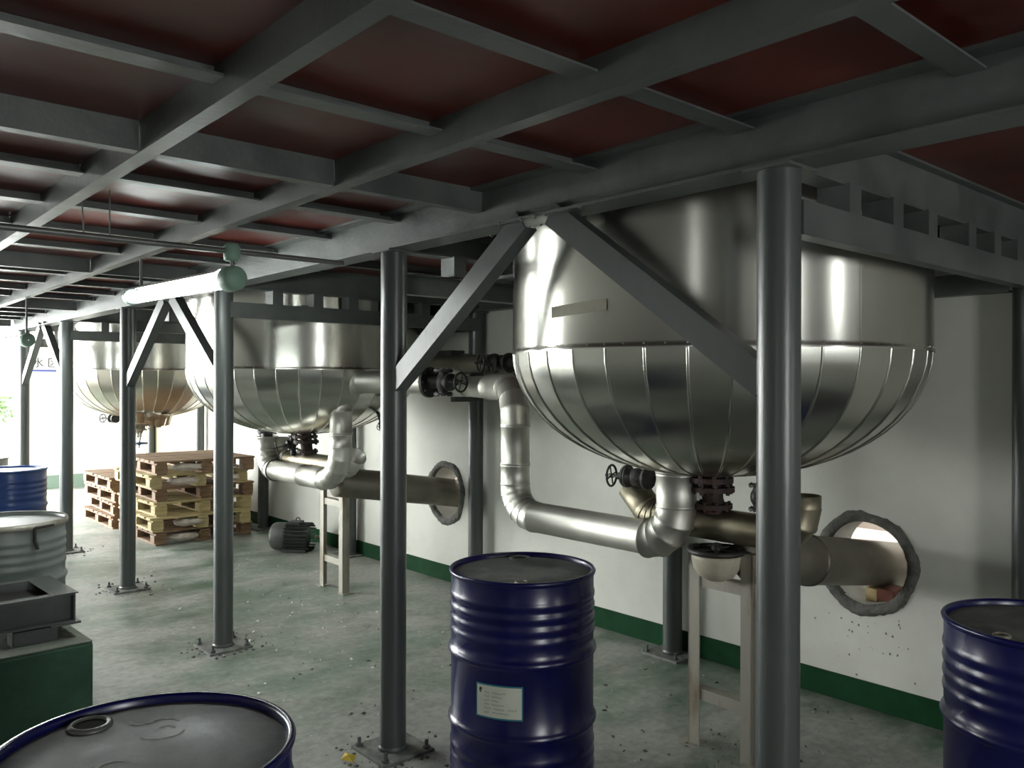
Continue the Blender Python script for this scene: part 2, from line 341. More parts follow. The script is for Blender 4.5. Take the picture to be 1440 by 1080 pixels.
# ------------------------------------------------------------------ mezzanine deck overhead: plates, beams, joists are parts of the ceiling
ceil = bpy.data.objects.new('ceiling', None); col.objects.link(ceil); struct(ceil, 'underside of a steel mezzanine with dark red plates between grey beams')
DX0, DX1, DY0, DY1 = -1.0, 3.99, -2.9, 11.4
def ibeam(p, q, depth, width, tf=0.009, tw=0.008, mat_='steel', name='beam', parent=ceil):
    """I section hanging down from z of p (its top) """
    p = Vector(p); q = Vector(q); d = (q-p).normalized(); s_ = Vector((d.y, -d.x, 0)); up = Vector((0, 0, 1)); m = MB()
    def slab(a0, a1, z0, z1):
        vs = [c + s_*a + up*z for c in (p, q) for a, z in ((a0, z0), (a1, z0), (a1, z1), (a0, z1))]
        m.add(vs, [(0, 1, 2, 3), (7, 6, 5, 4), (0, 4, 5, 1), (1, 5, 6, 2), (2, 6, 7, 3), (3, 7, 4, 0)])
    slab(-width/2, width/2, -depth, -depth+tf); slab(-tw/2, tw/2, -depth+tf, -tf); slab(-width/2, width/2, -tf, 0)
    return m.build(name, mat_, parent)
def channel(p, q, depth, width, side, name, parent, mat_='steel', t=0.008):
    p = Vector(p); q = Vector(q); d = (q-p).normalized(); s_ = Vector((d.y, -d.x, 0))*side; up = Vector((0, 0, 1)); m = MB()
    for (a0, a1, z0, z1) in ((0, t, -depth, 0), (t, width, -depth, -depth+t), (t, width, -t, 0)):
        vs = [c + s_*a + up*z for c in (p, q) for a, z in ((a0, z0), (a1, z0), (a1, z1), (a0, z1))]
        m.add(vs, [(0, 1, 2, 3), (7, 6, 5, 4), (0, 4, 5, 1), (1, 5, 6, 2), (2, 6, 7, 3), (3, 7, 4, 0)])
    return m.build(name, mat_, parent)
H = ZD - ZB
H2 = 0.087
ibeam((XC, DY0, ZD), (XC, 11.0, ZD), H, 0.125, 0.010, name='main_beam')
ibeam((XB, DY0, ZD), (XB, 11.3, ZD), H+0.03, 0.10, name='main_beam')
for x in (X2, X1, 0.16, -0.45): channel((x-0.025, DY0, ZD), (x-0.025, DY1, ZD), H2, 0.05, 1, 'secondary_beam', ceil)
channel((DX0, DY0, ZD), (DX0, DY1, ZD), H2, 0.05, 1, 'edge_channel', ceil)
YT, JS = 2.459, 0.581
crossY = [YT+2.907*i for i in (-2, -1, 0, 1, 2, 3)]
joistY = []
bays = [DX0, -0.45, 0.16, X1, X2, XC]
y = DY0+0.2
for c in crossY:
    if c > DY0 and c < DY1:
        for a, b in zip(bays[:-1], bays[1:]):
            channel((b-0.028 if b < XC else b-0.006, c-0.02, ZD), (a+0.028, c-0.02, ZD), H2-0.002, 0.045, 1, 'cross_beam', ceil)
    for i in range(1, 5):
        yy = c+JS*i
        if DY0 < yy < DY1: joistY.append(yy)
for yy in joistY:
    for a, b in zip(bays[:-1], bays[1:]):
        m = MB(); e = b-0.026 if b < XC else b-0.006; m.box(a-0.017, e, yy+0.027, yy+0.033, ZD-0.034, ZD-0.0005); m.box(a-0.017, e, yy-0.033, yy+0.033, ZD-0.040, ZD-0.034)
        m.build('joist', 'steel', ceil)
# plates of the open bays
pe = sorted([c for c in crossY if DY0 < c < DY1] + [DY0, DY1])
for a, b in zip(bays[:-1], bays[1:]):
    for c, d in zip(pe[:-1], pe[1:]):
        MB().box(a+0.002, b-0.002, c+0.002, d-0.002, ZD, ZD+0.006).build('deck_plate', 'plate', ceil)
# column-line cross beams, lower tank-support channels and plates over the tank side
for k in range(-2, 6):
    yk = YK(k)
    ibeam((XC+0.004, yk, ZD), (XB-0.004, yk, ZD), H, 0.075, name='cross_beam')
for k in range(6):
    yk = YK(k); sd = 1 if k % 2 == 0 else -1
    # web faces away from the tank
    channel((XC+0.02, yk-0.06*sd, 2.087), (XB-0.01, yk-0.06*sd, 2.087), 0.093, 0.05, -sd, 'support_channel', ceil)
    for xx in ([2.32, 2.60, 2.86, 3.2, 3.45, 3.7]):
        MB().box(xx-0.035, xx+0.035, yk-0.05, yk+0.05, 2.085, 2.176).build('packing_block', 'steel', ceil)
for k in (0, 2, 4): channel((XB-0.05, YK(k)+0.06, 2.087), (XB-0.05, YK(k+1)-0.06, 2.087), 0.093, 0.05, 1, 'support_channel', ceil)
for k in range(-3, 6):
    a, b = YK(k), YK(k+1)
    a = max(a, DY0); b = min(b, DY1)
    m = MB()
    if k in (0, 2, 4):
        ty = TANKY[k//2]
        holed(m, XC+0.002, DX1, a+0.002, b-0.002, TANKX, ty, TR+0.02, ZD, ZD+0.006, lambda u, v, t: (u, v, t))
    else:
        m.box(XC+0.002, DX1, a+0.002, b-0.002, ZD, ZD+0.006)
        for i in (1, 2):
            yy = a+(b-a)*i/3
            j = MB(); j.box(XC+0.006, XB-0.006, yy-0.003, yy+0.003, ZD-0.056, ZD-0.0005); j.box(XC+0.006, XB-0.006, yy-0.047, yy-0.003, ZD-0.056, ZD-0.05); j.build('joist', 'steel', ceil)
    m.build('deck_plate', 'plate', ceil)
# short stub plates on top of the tank-side bays (trimmer joists beside the tanks)
for t in range(3):
    for s_ in (-1, 1):
        yy = TANKY[t]+s_*(TR+0.045)
        j = MB(); j.box(XC+0.07, XB-0.06, yy-0.004, yy+0.004, ZD-0.07, ZD-0.0005); j.build('trimmer', 'steel', ceil)
# bolts and weld beads along the main beam where the braces meet
for t in range(3):
    m = MB(); rnd = random.Random(50+t)
    for i in range(26):
        y = TANKY[t]+rnd.uniform(-0.34, 0.36); x = XC+rnd.choice((-0.062, 0.062))*rnd.uniform(.9, 1)
        r = rnd.uniform(0.004, 0.009); m.lathe([(0.0005, -r), (r, -r*0.2), (r, r*.4), (0.0005, r)], 6, (x, y, ZB), (0, 0, 1))
    o = m.build('weld_spatter', 'steel', ceil); o['kind'] = 'stuff'

# ------------------------------------------------------------------ columns
front_lbl = ['grey steel pipe column in front of the tank with the tape strip, beside its rusty stand',
             'grey steel pipe column standing next to the labelled navy drum',
             'grey steel pipe column under the green end of the bright lamp',
             'grey steel pipe column in front of the pallet stack, brace rising to its far side',
             'grey steel pipe column beside the grey drum and the far blue drum',
             'grey steel pipe column at the daylit doorway']
back_lbl = ['grey pipe column against the wall beside the unlabelled navy drum',
            'grey pipe column against the wall behind the jacketed elbow of the taped tank',
            'grey pipe column against the wall behind the upper pipe valves',
            'grey pipe column against the wall behind the slim support stand of the middle tank',
            'grey pipe column against the wall between pallets and motor',
            'grey pipe column against the wall at the right edge of the cream panel',
            'grey pipe column against the wall at the left edge of the cream panel']
def column(x, y, top, label, group, front=True):
    t = thing('steel_column', label, 'column', (x, y, 0), 0, group)
    MB().tube([(0, 0, 0.008), (0, 0, top)], 0.057, 32).build('pipe', 'column', t)
    MB().box(-0.13, 0.13, -0.13, 0.13, 0, 0.012).build('base_plate', 'dusty_steel', t)
    MB().lathe([(0.057, 0.012), (0.066, 0.012), (0.060, 0.022), (0.057, 0.03)], 24).build('weld_bead', 'steel', t)
    if front:
        for sx in (-1, 1):
            for sy in (-1, 1):
                m = MB(); m.lathe([(0.0005, 0.012), (0.016, 0.012), (0.016, 0.024), (0.008, 0.025), (0.008, 0.05), (0.0005, 0.051)], 6, (sx*0.105, sy*0.105, 0), smooth=False); m.build('anchor_bolt', 'steel', t)
    MB().box(-0.07, 0.07, -0.07, 0.07, top-0.008, top).build('cap_plate', 'steel', t)
    return t
for k in range(6): column(XC, YK(k), ZB, front_lbl[k], 'front row of pipe columns')
for k in range(7): column(XB-0.005, YK(k), ZB-0.03 if k < 6 else 2.3, back_lbl[k], 'wall row of pipe columns', k in (1,))
# dirt gathered round the column feet
m = MB(); rnd = random.Random(12)
for k in range(1, 5):
    for _ in range(90):
        a = rnd.uniform(0, 6.28); r = 0.10+abs(rnd.gauss(0, 0.10)); s_ = rnd.choice((0.003, 0.004, 0.006, 0.009, 0.014))
        x = XC+r*math.cos(a); y = YK(k)+r*math.sin(a)
        m.add([(x+s_, y, 0.0), (x-s_*.6, y+s_*.8, 0.0), (x-s_*.5, y-s_*.9, 0.0), (x, y, s_*rnd.uniform(.4, 1))], [(0, 1, 3), (1, 2, 3), (2, 0, 3), (0, 2, 1)])
o = m.build('floor_grit', 'dirt'); o['kind'] = 'stuff'; tag(o, 'dark grit gathered around the column base plates', 'grit')

# diagonal braces: a pair meets under the beam in front of each tank
def brace(k, s_, label):
    yc = TANKY[k//2]; ycol = YK(k) if s_ < 0 else YK(k+1)
    top = Vector((XC, yc+s_*0.075, ZB+0.01)); bot = Vector((XC, ycol-s_*0.03, 1.60))
    d = (bot-top).normalized(); nrm = Vector((1, 0, 0)); up = nrm.cross(d); up = up if up.z > 0 else -up
    m = MB()
    def slab(a0, a1, b0, b1):
        vs = [c + nrm*a + up*b for c in (top, bot) for a, b in ((a0, b0), (a1, b0), (a1, b1), (a0, b1))]
        m.add(vs, [(0, 1, 2, 3), (7, 6, 5, 4), (0, 4, 5, 1), (1, 5, 6, 2), (2, 6, 7, 3), (3, 7, 4, 0)])
    slab(-0.028, -0.020, -0.042, 0.042); slab(-0.020, 0.032, -0.042, -0.034); slab(-0.020, 0.032, 0.034, 0.042)
    o = m.build('diagonal_brace', 'column'); return tag(o, label, 'brace', 'diagonal braces under the main beam')
bl = ['diagonal steel brace crossing the taped tank down to the column by its stand',
      'diagonal steel brace running down to the column next to the labelled drum',
      'diagonal steel brace running down to the column under the green lamp end',
      'diagonal steel brace running down to the column in front of the pallets',
      'diagonal steel brace running down to the column beside the grey drum',
      'diagonal steel brace running down to the column at the daylit doorway']
for t in range(3):
    brace(2*t, -1, bl[2*t]); brace(2*t, 1, bl[2*t+1])

# ------------------------------------------------------------------ tanks
NG = 36
def gore_mesh(depth, mname, matl):
    m = MB(); rows = 14; a = 2*PI/NG; R_ = []
    for i in range(rows+1):
        t = (PI/2)*i/rows*0.985; R_.append((TR*math.cos(t)**0.92, -depth*math.sin(t)))
    def strip(aa, off):
        vs = []
        for i, (r, z) in enumerate(R_):
            for th, o_ in zip(aa, off):
                k = th if not isinstance(th, tuple) else th[0]+th[1]/max(r, 0.05)
                vs.append(((r+o_)*math.cos(k), (r+o_)*math.sin(k), z-o_*0.8))
        n = len(aa); m.add(vs, [(i*n+j, i*n+j+1, (i+1)*n+j+1, (i+1)*n+j) for i in range(rows) for j in range(n-1)], True)
    strip([0.0, a], [0, 0])
    strip([(0.0, -0.006), (0.0, -0.003), (0.0, 0.003), (0.0, 0.006)], [-0.001, 0.003, 0.003, -0.001])
    return m
tank_lbl = ['large stainless clad tank with a strip of tape on its side', 'stainless clad tank in the middle, behind the S-shaped jacketed riser',
            'stainless clad tank with torn cladding hanging over the pallets']
tanks = []
for t in range(3):
    T = thing('storage_tank', tank_lbl[t], 'tank', (TANKX, TANKY[t], SEAM[t]), 0, 'round-bottomed tanks under the mezzanine'); tanks.append(T)
    top = ZD + 0.5 - SEAM[t]; depth = SEAM[t]-1.21
    dm = 'clad_dish' if t < 2 else 'clad_brown'  # far tank: brownish reflection is put into the dish colour
    # upper shell of sheets
    NS = 6; off = [0.35, 0.1, 0.6][t]
    for i in range(NS):
        a0 = 2*PI*i/NS+off; m = MB()
        m.lathe([(TR+0.006, -0.012), (TR+0.0075, -0.006), (TR+0.004, 0.0), (TR+0.003, 0.012), (TR+0.002, 0.19), (TR+0.0025, 0.192), (TR+0.0025, top)], 16, (0, 0, 0), (0, 0, 1), a0, a0+2*PI/NS+0.012)
        m.build('shell_sheet', 'clad', T)
    g = gore_mesh(depth, 'gore', dm).build('dish_gore', dm, T)
    for i in range(1, NG):
        share(g, T, (0, 0, 0), 2*PI*i/NG)
    MB().lathe([(0.0005, -depth-0.004), (0.05, -depth-0.004), (0.075, -depth+0.0), (0.085, -depth+0.012)], 24).build('dish_cap', dm, T)
    m = MB(); rnd = random.Random(t)
    for i in range(72):
        a = 2*PI*i/72; m.lathe([(0.0005, -0.003), (0.0028, -0.002), (0.0028, 0.0), (0.0005, 0.002)], 6, ((TR+0.006)*math.cos(a), (TR+0.006)*math.sin(a), 0.004), (math.cos(a), math.sin(a), 0))
    o = m.build('rivets', 'clad_brown', T); o['kind'] = 'stuff'
    if t == 0:   # strip of tape on the shell
        m = MB(); vs = []; a_c = math.atan2(-TANKY[0], -TANKX)
        n = 14
        for i in range(n+1):
            a = a_c - math.radians(42.5) + math.radians(18)*i/n
            for z in (0.108, 0.150): vs.append(((TR+0.006)*math.cos(a), (TR+0.006)*math.sin(a), z+0.014*(i/n)))
        m.add(vs, [(2*i, 2*i+2, 2*i+3, 2*i+1) for i in range(n)], True); TAPE = m.build('tape_strip', 'tape', T); TAPE['label'] = 'beige tape strip'
    # support lugs under the deck
    for s_ in (-1, 1):
        for dx in (-0.45, 0.45):
            yy = s_*math.sqrt(TR*TR-dx*dx)
            m = MB(); m.box(dx-0.04, dx+0.04, yy-0.0 if s_ > 0 else -S/2+0.03, S/2-0.03 if s_ > 0 else yy, 2.088-SEAM[t], 2.104-SEAM[t]); m.build('support_lug', 'steel', T)
# torn cladding flaps under the far tank
T = tanks[2]
rnd = random.Random(3)
for i in range(7):
    a = math.radians(-125+i*9+rnd.uniform(-4, 4)); r0 = 0.55-0.04*i*0.5; z0 = -0.40
    L_ = rnd.uniform(0.10, 0.24); wd = rnd.uniform(0.04, 0.09); m = MB(); vs = []
    for j in range(6):
        f = j/5; rr = r0 - L_*f*0.8; z = z0-0.06-0.09*f-0.05*f*f+0.02*math.sin(6*f+i)
        for s_ in (-1, 1):
            aa = a+s_*wd*(1-0.4*f)/max(rr, .2); vs.append((rr*math.cos(aa), rr*math.sin(aa), z+rnd.uniform(-.01, .01)))
    m.add(vs, [(2*j, 2*j+1, 2*j+3, 2*j+2) for j in range(5)], True)
    o = m.build('torn_cladding', 'clad_brown', T); sm = o.modifiers.new('solid', 'SOLIDIFY'); sm.thickness = 0.003

# ------------------------------------------------------------------ pipework helpers
def straight(parent, p, q, r, m='alu', name='jacket'):
    p = Vector(p); q = Vector(q); d = (q-p).normalized(); L = (q-p).length
    mb = MB(); mb.lathe([(r, 0), (r+0.003, 0.002), (r+0.003, 0.010), (r, 0.013), (r, L-0.013), (r+0.003, L-0.010), (r+0.003, L-0.002), (r, L)], 32, p, d)
    return mb.build(name, m, parent)
def elbow(parent, c, u, v, R, r, a0=0, a1=PI/2, n=5, m='alu', bead=0.0025):
    """arc centred c: point = c + u cos a R + v sin a R ; n mitred segments, each its own part"""
    c = Vector(c); u = Vector(u).normalized(); v = Vector(v).normalized(); wv = u.cross(v)
    def ring(a, k):
        e = u*math.cos(a)+v*math.sin(a); o = c+e*R
        return [o + e*math.cos(t)*k + wv*math.sin(t)*k for t in [2*PI*j/28 for j in range(28)]]
    for i in range(n):
        b0 = a0+(a1-a0)*i/n; b1 = a0+(a1-a0)*(i+1)/n; db = (b1-b0)
        vs = ring(b0, r+bead) + ring(b0+db*0.10, r+bead) + ring(b0+db*0.14, r) + ring(b1, r)
        mb = MB(); mb.add(vs, [(k*28+j, k*28+(j+1) % 28, (k+1)*28+(j+1) % 28, (k+1)*28+j) for k in range(3) for j in range(28)], True)
        mb.build('elbow_segment', m, parent)
def disc(parent, c, axis, r, m, name='end_cap', th=0.004):
    mb = MB(); mb.lathe([(0.0005, -th), (r, -th), (r, th), (0.0005, th)], 28, c, axis); return mb.build(name, m, parent)
def flange(parent, c, axis, r, th=0.018, m='iron', bolts=8):
    mb = MB(); mb.lathe([(0.0005, -th/2), (r, -th/2), (r, th/2), (0.0005, th/2)], 28, c, axis, smooth=False)
    a, b, d = frame(axis)
    for i in range(bolts):
        t = 2*PI*i/bolts; p = Vector(c)+(a*math.cos(t)+b*math.sin(t))*r*0.82
        mb.lathe([(0.0005, -th), (r*0.10, -th), (r*0.10, th), (0.0005, th)], 6, p, axis, smooth=False)
    return mb.build('flange', m, parent)
def handwheel(parent, c, axis, R, m='iron', spokes=4, r=None):
    mb = MB(); mb.torus(c, axis, R, r or R*0.11, 28, 8); a, b, d = frame(axis); c = Vector(c)
    for i in range(spokes):
        t = 2*PI*i/spokes+0.3; mb.tube([c, c+(a*math.cos(t)+b*math.sin(t))*R], R*0.07, 8)
    mb.lathe([(0.0005, -R*.2), (R*.2, -R*.2), (R*.2, R*.25), (0.0005, R*.25)], 12, c, axis)
    return mb.build('handwheel', m, parent)
def valve(label, c, axis, stem, s_, m='iron', wheel='iron', group='valves on the pipework', stem_len=1.0, ext=(0, 0)):
    c = Vector(c); ax_ = Vector(axis).normalized(); st = Vector(stem).normalized()
    t = thing('gate_valve', label, 'valve', (0, 0, 0), 0, group)
    t.location = c
    O = Vector((0, 0, 0))
    mb = MB(); mb.lathe([(0.30*s_, -0.62*s_), (0.30*s_, -0.45*s_), (0.42*s_, -0.25*s_), (0.46*s_, 0), (0.42*s_, 0.25*s_), (0.30*s_, 0.45*s_), (0.30*s_, 0.62*s_)], 20, O, ax_); mb.build('valve_body', m, t)
    for q in (-1, 1): flange(t, O+ax_*q*0.66*s_, ax_, 0.55*s_, 0.13*s_, m)
    mb = MB(); mb.lathe([(0.40*s_, 0), (0.40*s_, 0.45*s_), (0.50*s_, 0.47*s_), (0.50*s_, 0.60*s_), (0.30*s_, 0.62*s_), (0.18*s_, 0.85*s_), (0.18*s_, 1.05*s_), (0.0005, 1.06*s_)], 16, O, st); mb.build('bonnet', m, t)
    for q, L_ in zip((-1, 1), ext):
        if L_: mb = MB(); mb.tube([O+ax_*q*0.6*s_, O+ax_*q*(0.7*s_+L_)], 0.28*s_, 14); mb.build('pipe_stub', m, t)
    a, b, d = frame(st); e = 1.06*s_+0.7*s_*stem_len
    mb = MB()
    for q in (-1, 1): mb.tube([O+a*q*0.22*s_+st*0.6*s_, O+a*q*0.2*s_+st*(e-0.25*s_), O+a*q*0.05*s_+st*(e-0.12*s_)], 0.06*s_, 8)
    mb.build('yoke', m, t)
    mb = MB(); mb.tube([O+st*1.0*s_, O+st*(e+0.35*s_)], 0.055*s_, 10); mb.build('stem', m, t)
    handwheel(t, O+st*e, st, 0.52*s_, wheel)
    return t

EX, EY, EZ = Vector((1, 0, 0)), Vector((0, 1, 0)), Vector((0, 0, 1))
# ---- jacketed pipe of the taped tank: up-turned elbow, level run along the row, riser, top run to the valve
XP, ZP, RP = 2.95, 0.90, 0.078
P1 = thing('jacketed_pipe', 'shiny jacketed pipe with an up-turned elbow under the taped tank', 'pipe', (XP, 2.26, 0.9))
P1.location = (0, 0, 0)
RB = 0.155
ye, yr = 2.26, 3.33
elbow(P1, (XP, ye+RB, ZP+RB), -EZ, -EY, RB, RP+0.010, 0, PI/2, 4, 'alu', 0.004)
straight(P1, (XP, ye, ZP+RB), (XP, ye, ZP+RB+0.15), RP+0.010)
straight(P1, (XP, ye, ZP+RB+0.15), (XP, ye, 1.22), RP+0.012, name='jacket_collar')
straight(P1, (XP, ye+RB, ZP), (XP, yr-RB, ZP), RP)
elbow(P1, (XP, yr-RB, ZP+RB), -EZ, EY, RB, RP+0.002, 0, PI/2, 5)
ZT = 1.575
straight(P1, (XP, yr, ZP+RB), (XP, yr, ZP+RB+0.11), RP)
straight(P1, (XP, yr, ZP+RB+0.11), (XP, yr, ZT-0.2), RP)
dirv = (Vector((3.78, 4.80, ZT))-Vector((XP, yr, ZT))).normalized()
RT = 0.2
elbow(P1, Vector((XP, yr, ZT-RT))+dirv*RT, -dirv, EZ, RT, RP+0.001, 0, PI/2, 4)
ptop = Vector((XP, yr, ZT))+dirv*RT
end1 = Vector((3.78, 4.80, ZT))
mid1 = ptop+dirv*0.55
straight(P1, ptop, mid1, RP); straight(P1, mid1, end1, RP-0.004)
# ---- jacketed pipe of the middle tank
P2 = thing('jacketed_pipe', 'S-shaped jacketed pipe rising in front of the middle tank', 'pipe')
ye2, yr2 = 6.38, 5.19; ZT2 = ZT+0.03
elbow(P2, (XP, ye2-RB, ZP+RB), -EZ, EY, RB, RP+0.008, 0, PI/2, 4, 'alu', 0.004)
straight(P2, (XP, ye2, ZP+RB), (XP, ye2, ZP+RB+0.11), RP+0.008)
straight(P2, (XP, ye2-RB, ZP), (XP, 5.75, ZP), RP); straight(P2, (XP, 5.75, ZP), (XP, yr2+0.24, ZP), RP+0.002)
elbow(P2, (XP, yr2+0.24, ZP+0.24), -EZ, -EY, 0.24, RP+0.002, 0, PI/2, 5)
straight(P2, (XP, yr2, ZP+0.24), (XP, yr2, 1.24), RP); straight(P2, (XP, yr2, 1.24), (XP, yr2, ZT2-0.2), RP+0.002)
d2 = (Vector((3.163, 4.42, 0))-Vector((XP, yr2, 0))).normalized()
elbow(P2, Vector((XP, yr2, ZT2-RT))+d2*RT, -d2, EZ, RT, RP+0.001, 0, PI/2, 6)
p2a = Vector((XP, yr2, ZT2))+d2*RT; p2b = Vector((3.163, 4.42, ZT2))
straight(P2, p2a, p2b, RP); flange(P2, p2b, d2, 0.10, 0.022)
MB().tube([(XP, ye2, ZP+RB+0.1), (XP, ye2, 1.30)], 0.045, 20).build('bare_pipe', 'iron', P2)
flange(P2, (XP, ye2, 1.2), EZ, 0.085)
# the valve between the two top runs
valve('black gate valve with handwheel joining the two jacketed top runs', p2b+d2*0.115, (0, 0, 1), (0.15, -0.9, 0.0), 0.115, stem_len=0.4)
MB().tube([p2b, p2b+d2*0.10], 0.04, 16).build('neck', 'iron', P2)
# ---- upper header pipe against the wall
P3 = thing('header_pipe', 'grey green header pipe running high along the wall between two tanks', 'pipe')
MB().tube([(3.66, 5.9, 1.735), (3.60, 4.28, 1.735)], 0.062, 28).build('pipe', 'duct', P3)
for y in (5.1, 4.62): flange(P3, (3.625, y, 1.735), EY, 0.075, 0.012, 'duct', 0)
MB().box(3.57, 3.69, 4.72, 4.98, 1.80, 1.835).build('clamp', 'iron', P3)
valve('black gate valve with handwheel at the end of the wall header pipe', (3.597, 4.20, 1.735), (0.03, 1, 0), (-0.95, 0.28, 0.0), 0.12, stem_len=0.3, ext=(0.5, 0))
# hanger under the top run
MB().box(3.70, 3.915, 4.84, 4.90, 1.462, 1.499).build('wall_bracket', 'steel')
tag(bpy.data.objects['wall_bracket'], 'short steel bracket arm carrying the jacketed run off the wall column', 'bracket')

# ---- header under each tank with two up-turned ends, bottom nozzle, sloping duct into the wall hole
def header(t, y_a, y_b, z, label, style):
    Hd = thing('drain_header', label, 'pipe'); ty = TANKY[t]; x = TANKX+0.05; r = 0.071
    MB().tube([(x, y_a+0.12, z), (x, y_b-0.12, z)], r, 28, (False, False)).build('pipe', 'brown_pipe', Hd)
    elbow(Hd, (x, y_a+0.12, z+0.12), -EZ, -EY, 0.12, r+0.002, 0, style[0], 3, 'brown_pipe' if t == 0 else 'alu', 0.003)
    elbow(Hd, (x, y_b-0.12, z+0.12), -EZ, EY, 0.12, r+0.002, 0, style[1], 3, 'brown_pipe' if t == 0 else 'alu', 0.003)
    for (yc, sg, an) in ((y_a+0.12, -1, style[0]), (y_b-0.12, 1, style[1])):
        le = 0.05 if an > 1.2 else 0.12
        e = -EZ*math.cos(an)+EY*sg*math.sin(an); tang = EZ*math.sin(an)+EY*sg*math.cos(an)
        p = Vector((x, yc, z+0.12))+e*0.12; q = p+tang*le
        mb = MB(); mb.lathe([(r, 0), (r, le), (r-0.006, le), (r-0.006, 0.01), (0.0005, 0.01)], 28, p, tang); mb.build('open_end', 'brown_pipe' if t == 0 else 'alu', Hd)
    MB().tube([(TANKX, ty, 1.215), (TANKX+0.02, ty, z+r*0.8)], 0.045, 20).build('nozzle', 'rust', Hd)
    flange(Hd, (TANKX, ty, 1.185), EZ, 0.095, 0.022, 'rust'); flange(Hd, (TANKX+0.01, ty, 1.145), EZ, 0.095, 0.022, 'rust')
    flange(Hd, (TANKX+0.02, ty, z+r+0.015), EZ, 0.08, 0.02, 'rust')
    return Hd
header(0, 1.72, 2.56, 0.985, 'tarnished drain header with open upturned ends under the taped tank', (PI/2, PI/4))
header(1, 5.20, 6.32, 0.985, 'tarnished drain header with an open slanted end under the middle tank', (PI/5, PI/2))
def duct(t, label):
    hy, hz = HOLES[t]; D = thing('exhaust_duct', label, 'duct')
    p = Vector((3.06, hy+0.02 if t == 0 else hy+0.05, hz+0.155)); q = Vector((4.55, hy, hz-0.085))
    d = (q-p).normalized(); mb = MB(); r = 0.112; L = (q-p).length
    mb.lathe([(0.0005, 0), (r*0.97, 0), (r, 0.01), (r, L)], 36, p, d); mb.build('duct_tube', 'duct', D)
    mb = MB(); mb.lathe([(r, 0), (r+0.006, 0.004), (r+0.006, 0.03), (r, 0.034)], 36, p+d*0.42, d); mb.build('joint_band', 'duct', D)
    return D
duct(0, 'dull grey exhaust duct sloping into the round wall hole beyond the taped tank')
duct(1, 'dull grey exhaust duct sloping into the round wall hole behind the middle tank')
# timber and brick wedged below the duct in the first hole
tag(MB().box(4.10, 4.20, 1.925-0.025, 1.925+0.035, 0.512, 0.575).build('timber_wedge', 'wood_block', None, 0.004), 'pale timber wedge under the duct in the wall hole', 'wedge')
tag(MB().box(4.08, 4.22, 1.925-0.115, 1.925-0.035, 0.525, 0.585).build('brick_wedge', 'brick', None, 0.004), 'dark red brick wedged beside the timber under the duct', 'brick')

# ---- support stands
def stand(t, x, ya, yb, zt, label):
    G = thing('support_stand', label, 'stand', (x, (ya+yb)/2, 0)); hy = (yb-ya)/2
    for s_ in (-1, 1):
        y = s_*hy; m = MB()
        m.box(-0.03, 0.03, y-0.003 if s_ < 0 else y-0.003, y+0.003, 0, zt); m.box(-0.03, -0.024, min(y, y-s_*0.055), max(y, y-s_*0.055), 0, zt)
        m.build('leg', 'galv', G)
    for z in (0.23, zt-0.155, zt-0.03):
        m = MB(); m.box(-0.024, -0.018, -hy, hy, z-0.025, z+0.025); m.box(-0.018, 0.03, -hy, hy, z+0.019, z+0.025); m.build('crossbar', 'galv', G)
    for s_ in (-1, 1):
        MB().box(-0.045, 0.045, s_*hy-0.04, s_*hy+0.04, 0, 0.006).build('foot_plate', 'galv', G)
    return G
stand(0, 3.06, 1.93, 2.25, 0.885, 'rust streaked angle iron stand beneath the duct of the taped tank')
stand(1, 3.20, 5.55, 5.90, 0.83, 'pale angle iron stand beneath the jacketed pipe of the middle tank')
# cream pot with a black handwheel on the stand
pt = thing('trap_pot', 'cream rounded pot with a black handwheel on the rusty stand', 'pot', (3.0, 2.085, 0.757))
MB().lathe([(0.0005, 0.0), (0.035, 0.002), (0.075, 0.022), (0.098, 0.055), (0.106, 0.10), (0.106, 0.115), (0.099, 0.115), (0.094, 0.08), (0.06, 0.04), (0.0005, 0.03)], 28).build('bowl', 'cream_pot', pt)
handwheel(pt, (0, 0, 0.128), (0, 0, 1), 0.112, 'iron', 5)
MB().tube([(0, 0, 0.03), (0, 0, 0.16)], 0.016, 10).build('stem', 'iron', pt)
# ---- valves below the tanks
valve('black gate valve with an upright handwheel left of the upturned elbow', (TANKX-0.04, 2.50, 1.165), (0, 1, 0), (-0.25, 1, 0.0), 0.095, stem_len=0.5)
valve('black gate valve beside the rusty nozzle under the taped tank', (TANKX+0.02, 1.90, 1.13), (0, 0, 1), (-0.1, -1, 0.0), 0.075)
for i, (y, z, s_) in enumerate(((3.00, 1.42, 0.07), (2.90, 1.33, 0.06))):
    valve(['small black drain valve on the shoulder of the taped tank', 'small black drain valve lower down the shoulder of the taped tank'][i], (3.42-0.02*i, y+0.04, z), (0, -0.7, 1), (-0.2, 1, -0.3), s_)
valve('small black valve hanging below the middle tank beside its nozzle', (3.0, 6.02, 1.13), (0, 0, 1), (-0.9, 0.4, -0.3), 0.075, ext=(0.05, 0.10))
valve('small black valve on the far side below the middle tank', (2.98, 6.55, 1.26), (0, 0, 1), (-0.5, 0.6, 0), 0.05, ext=(0.0, 0.10))
valve('small black valve behind the slanted header end below the middle tank', (3.1, 5.46, 1.17), (0, 0, 1), (-0.4, -1, 0.1), 0.06, ext=(0.14, 0.10))
valve('small black valve on the shoulder of the middle tank beside the column', (3.35, 5.06, 1.40), (0, 0.6, 1), (-0.6, -0.6, 0), 0.05, ext=(0.0, 0.12))
valve('second small black valve on the shoulder of the middle tank beside the column', (3.30, 5.20, 1.28), (0, 0.6, 1), (-0.6, -0.6, 0), 0.045, ext=(0.0, 0.12))
valve('black gate valve with handwheel under the torn tank', (2.80, 10.02, 1.19), (0, 1, 0), (-0.6, 1, 0), 0.09)
